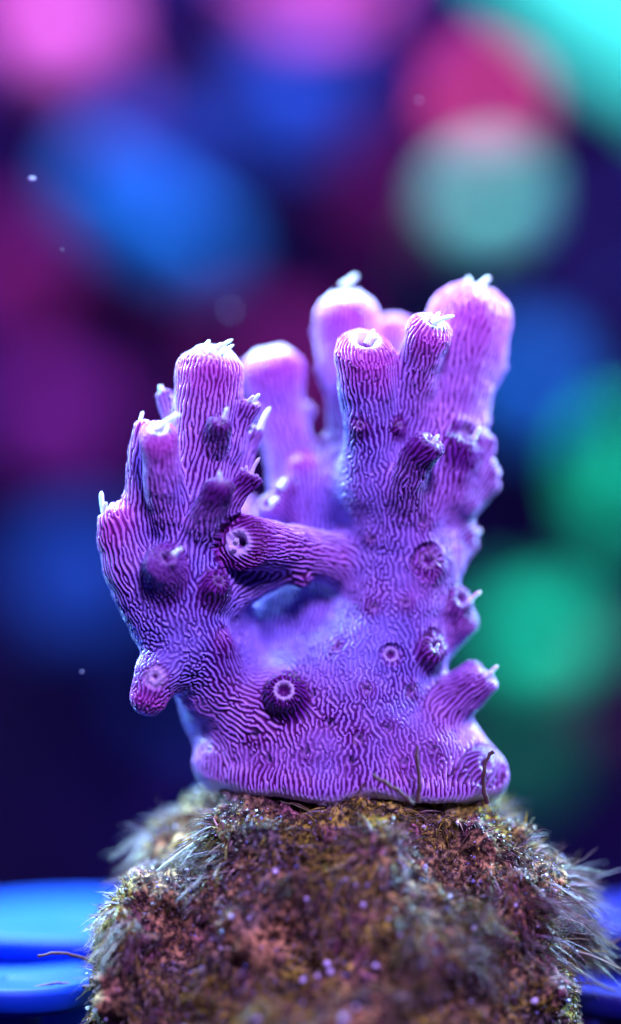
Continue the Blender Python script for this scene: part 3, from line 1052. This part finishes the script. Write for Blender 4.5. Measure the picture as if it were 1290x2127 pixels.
for x0, y0, x1, y1, d, r in [
    (418, 730, 430, 712, 10, 4), (436, 733, 462, 712, 0, 4), (450, 728, 484, 705, -6, 4.5), (462, 735, 486, 716, 0, 4), (425, 722, 436, 706, 40, 4),
    (326, 892, 374, 860, -80, 5.5),
    (291, 880, 298, 854, 40, 4.5),
    (216, 1062, 211, 1020, 34, 6), (216, 1064, 222, 1042, 28, 4.5),
    (362, 1152, 381, 1138, -90, 5),
    (459, 998, 457, 978, -74, 4.5),
    (522, 985, 540, 950, -6, 4.5), (505, 985, 502, 970, -4, 4), (513, 984, 512, 966, -6, 4),
    (466, 868, 474, 846, -54, 4.5),
    (518, 832, 528, 822, 26, 4), (528, 832, 540, 818, 26, 4.5),
    (541, 890, 562, 846, 84, 5.5),
    (762, 712, 778, 684, 0, 5.5), (770, 716, 785, 700, -4, 4.5),
    (898, 672, 944, 656, 0, 5), (902, 664, 914, 648, 14, 4),
    (718, 592, 742, 572, 236, 6), (712, 594, 728, 582, 236, 6),
    (1000, 592, 1018, 576, 170, 6), (975, 584, 972, 576, 170, 5),
    (897, 925, 912, 902, -2, 5),
    (985, 910, 998, 886, 80, 6),
    (1012, 968, 1030, 956, 150, 8), (1008, 862, 1016, 845, 196, 7), (985, 1106, 1000, 1102, 186, 6),
    (975, 1250, 1000, 1228, 90, 5.5),
    (586, 1010, 594, 996, 150, 7), (566, 1045, 578, 1036, 140, 6),
    (1018, 1400, 1035, 1382, 84, 5), (1012, 1406, 1024, 1396, 76, 5), (1042, 755, 1050, 742, 190, 5),
    (490, 1128, 492, 1120, -24, 6),
    (560, 740, 545, 725, 240, 7), (585, 752, 598, 742, 230, 7), (336, 815, 334, 800, 96, 6),
    (906, 1348, 912, 1336, 40, 4),
]:
    tentacle(limb_near(x0, y0), x0, y0, x1, y1, d, r)

# ------------------------------------------------------------------ loose grains on the rock
m_grain, nt_, b_ = material('sand_grain', 0.12, 0.9)
nz_ = node(nt_, 'ShaderNodeTexNoise')
nz_.inputs['Scale'].default_value = 30
nt_.links.new(mixc(nt_, nz_.outputs['Fac'], (0.55, 0.62, 0.95), (0.95, 0.95, 1.0)), b_.inputs['Base Color'])


def grain_mesh(seed):
    rg = np.random.default_rng(seed)
    V, F = [], []
    import bmesh
    bm = bmesh.new()
    bmesh.ops.create_icosphere(bm, subdivisions=1, radius=1)
    for v in bm.verts:
        v.co = v.co * float(rg.uniform(0.7, 1.15))
    me = bpy.data.meshes.new('sand_grain')
    bm.to_mesh(me)
    bm.free()
    me.materials.append(m_grain)
    return me


GR = [grain_mesh(k) for k in range(4)]


def on_rock(px, py):
    """first rock vertex met along the view through a photograph point"""
    o = np.array([0, -CAM_D, 0.0])
    dr = at(px, py, 0) - o
    dr /= np.linalg.norm(dr)
    w = RV - o
    t = w @ dr
    dist = np.linalg.norm(w - t[:, None] * dr, axis=1)
    m = np.where(dist < 0.06)[0]
    if not len(m):
        return None
    i = m[np.argmin(t[m])]
    return RV[i] + RN[i] * 0.05


gl = [(570, 1806, 7), (758, 1876, 8), (829, 1948, 8), (780, 2013, 9), (670, 1996, 9), (683, 2018, 9), (625, 2033, 9), (656, 2030, 7),
      (720, 2113, 11), (1106, 2089, 8), (885, 1803, 7), (935, 1873, 6), (1152, 1848, 6), (1135, 1852, 5), (233, 1808, 6), (430, 1678, 5),
      (990, 1930, 10), (1010, 1975, 9), (530, 2110, 8), (1065, 1875, 5), (905, 1640, 5), (955, 1700, 5), (477, 1912, 7), (640, 1870, 6)]
for i, (x, y, r) in enumerate(gl):
    p = on_rock(x, y)
    if p is None:
        continue
    o = bpy.data.objects.new('sand_grain', GR[i % 4])
    COL.objects.link(o)
    o.location = p
    o.scale = (r / PX * 0.95,) * 3
    o.rotation_euler = RNG.uniform(0, 6, 3)
    tag(o, 'tiny glinting pale sand grain caught in the turf algae', 'sand grain', 'glinting grains on the rock')

# finer grit, too small to count
idx = RNG.choice(np.where((RN[:, 1] < 0.3) & (RV[:, 2] > -6))[0], 3600)
gv = np.array([(1, 0, 0), (0, 1, 0), (-1, 0, 0), (0, -1, 0), (0, 0, 1), (0, 0, -1)], float)
gf = np.array([(0, 1, 4), (1, 2, 4), (2, 3, 4), (3, 0, 4), (1, 0, 5), (2, 1, 5), (3, 2, 5), (0, 3, 5)])
sz = RNG.uniform(0.004, 0.017, len(idx)) * (1 + (RNG.random(len(idx)) < 0.1))
GP = RV[idx] + RN[idx] * RNG.uniform(0.0, 0.06, (len(idx), 1))
V = (GP[:, None] + gv[None] * sz[:, None, None] * RNG.uniform(0.6, 1.3, (len(idx), 6, 1))).reshape(-1, 3)
F = (np.arange(len(idx))[:, None, None] * 6 + gf[None]).reshape(-1, 3)
gc = np.array([(0.22, 0.16, 0.09), (0.14, 0.10, 0.07), (0.24, 0.22, 0.2), (0.10, 0.11, 0.05), (0.7, 0.75, 0.95), (0.25, 0.3, 0.7)])[RNG.choice(6, len(idx), p=[.24, .22, .14, .14, .15, .11])]
me = make_mesh('grit', V, F, False)
set_color(me, 'grain', np.concatenate([np.repeat(gc, 6, axis=0), np.ones((len(idx) * 6, 1))], 1))
M_GRIT = attr_material('grit_grains', 'grain', 0.3, 0.5)
tag(add_obj('grit', me, M_GRIT), 'fine mixed grit scattered through the turf algae', 'grit', kind='stuff')

# ------------------------------------------------------------------ single algae filaments
m_fil = noise_material('filament', [(0.06, 0.03, 0.03), (0.12, 0.07, 0.05)], 8, 0.5, 0.3)


def filament(pts, r, label):
    P = np.array([at(x, y, d / PX) for x, y, d in pts])
    t = np.linspace(0, len(P) - 1, 14)
    i = np.minimum(t.astype(int), len(P) - 2)
    f = (t - i)[:, None]
    Q = P[i] * (1 - f) + P[i + 1] * f
    for _ in range(2):
        Q[1:-1] = (Q[:-2] + 2 * Q[1:-1] + Q[2:]) / 4
    Q += 0.006 * RNG.normal(size=Q.shape)
    V, F = tube(Q, r / PX * np.linspace(1, 0.8, 14) * RNG.uniform(0.8, 1.2, 14), 7)
    o = add_obj('algae_filament', make_mesh('algae_filament', V, F), m_fil)
    tag(o, label, 'algae')


filament([(870, 1665, -45), (872, 1620, -50), (865, 1585, -52), (866, 1548, -50)], 4.5, 'straight upright dark algae filament in front of the coral skirt')
filament([(858, 1668, -60), (830, 1645, -66), (800, 1628, -66), (775, 1608, -60)], 5, 'leaning dark algae filament with a blunt end beside the upright one')
filament([(735, 1668, -50), (745, 1648, -54), (757, 1628, -54)], 4, 'short dark algae stub against the coral skirt')
filament([(1012, 1670, 0), (1003, 1620, -8), (1010, 1575, -4), (1025, 1560, 0)], 5, 'dark algae filament curling over the lowest right corallite')
filament([(215, 2010, 60), (170, 1988, 50), (120, 1975, 40), (80, 1985, 30)], 3.5, 'long thin algae filament reaching over the large bright blue disc')
filament([(215, 2060, 60), (160, 2046, 60), (110, 2040, 50), (70, 2052, 40)], 3.5, 'long thin algae filament drooping over the smaller bright blue disc')
filament([(1180, 1990, 90), (1230, 1975, 100), (1290, 1950, 110)], 4, 'long algae filament sticking out from the right side of the rock')
filament([(1170, 2050, 90), (1225, 2040, 100), (1280, 2060, 110)], 4, 'drooping algae filament low on the right side of the rock')

# ------------------------------------------------------------------ specks adrift in the water
for i, (x, y, d, r, lb) in enumerate([
    (477, 645, 3.4, 6, 'pale round speck drifting in the water above the striped left branch'),
    (66, 371, 0.6, 5, 'small bright speck drifting in front of the slanting blue coral ridge'),
    (870, 208, 1.2, 2.6, 'faint speck drifting near the rosy red coral head'),
    (130, 518, 0.6, 1.5, 'faint tiny speck drifting near the dark wine red coral head'),
    (170, 1395, 0.6, 3, 'faint speck drifting beside the hanging lower left stub'),
]):
    o = bpy.data.objects.new('drifting_speck', GR[i % 4])
    COL.objects.link(o)
    o.location = at(x, y, d)
    o.scale = (r / PX * (1.6 if i == 1 else 1), r / PX, r / PX * 0.8)
    tag(o, lb, 'speck')
print('done', round(time.time() - T0, 1))
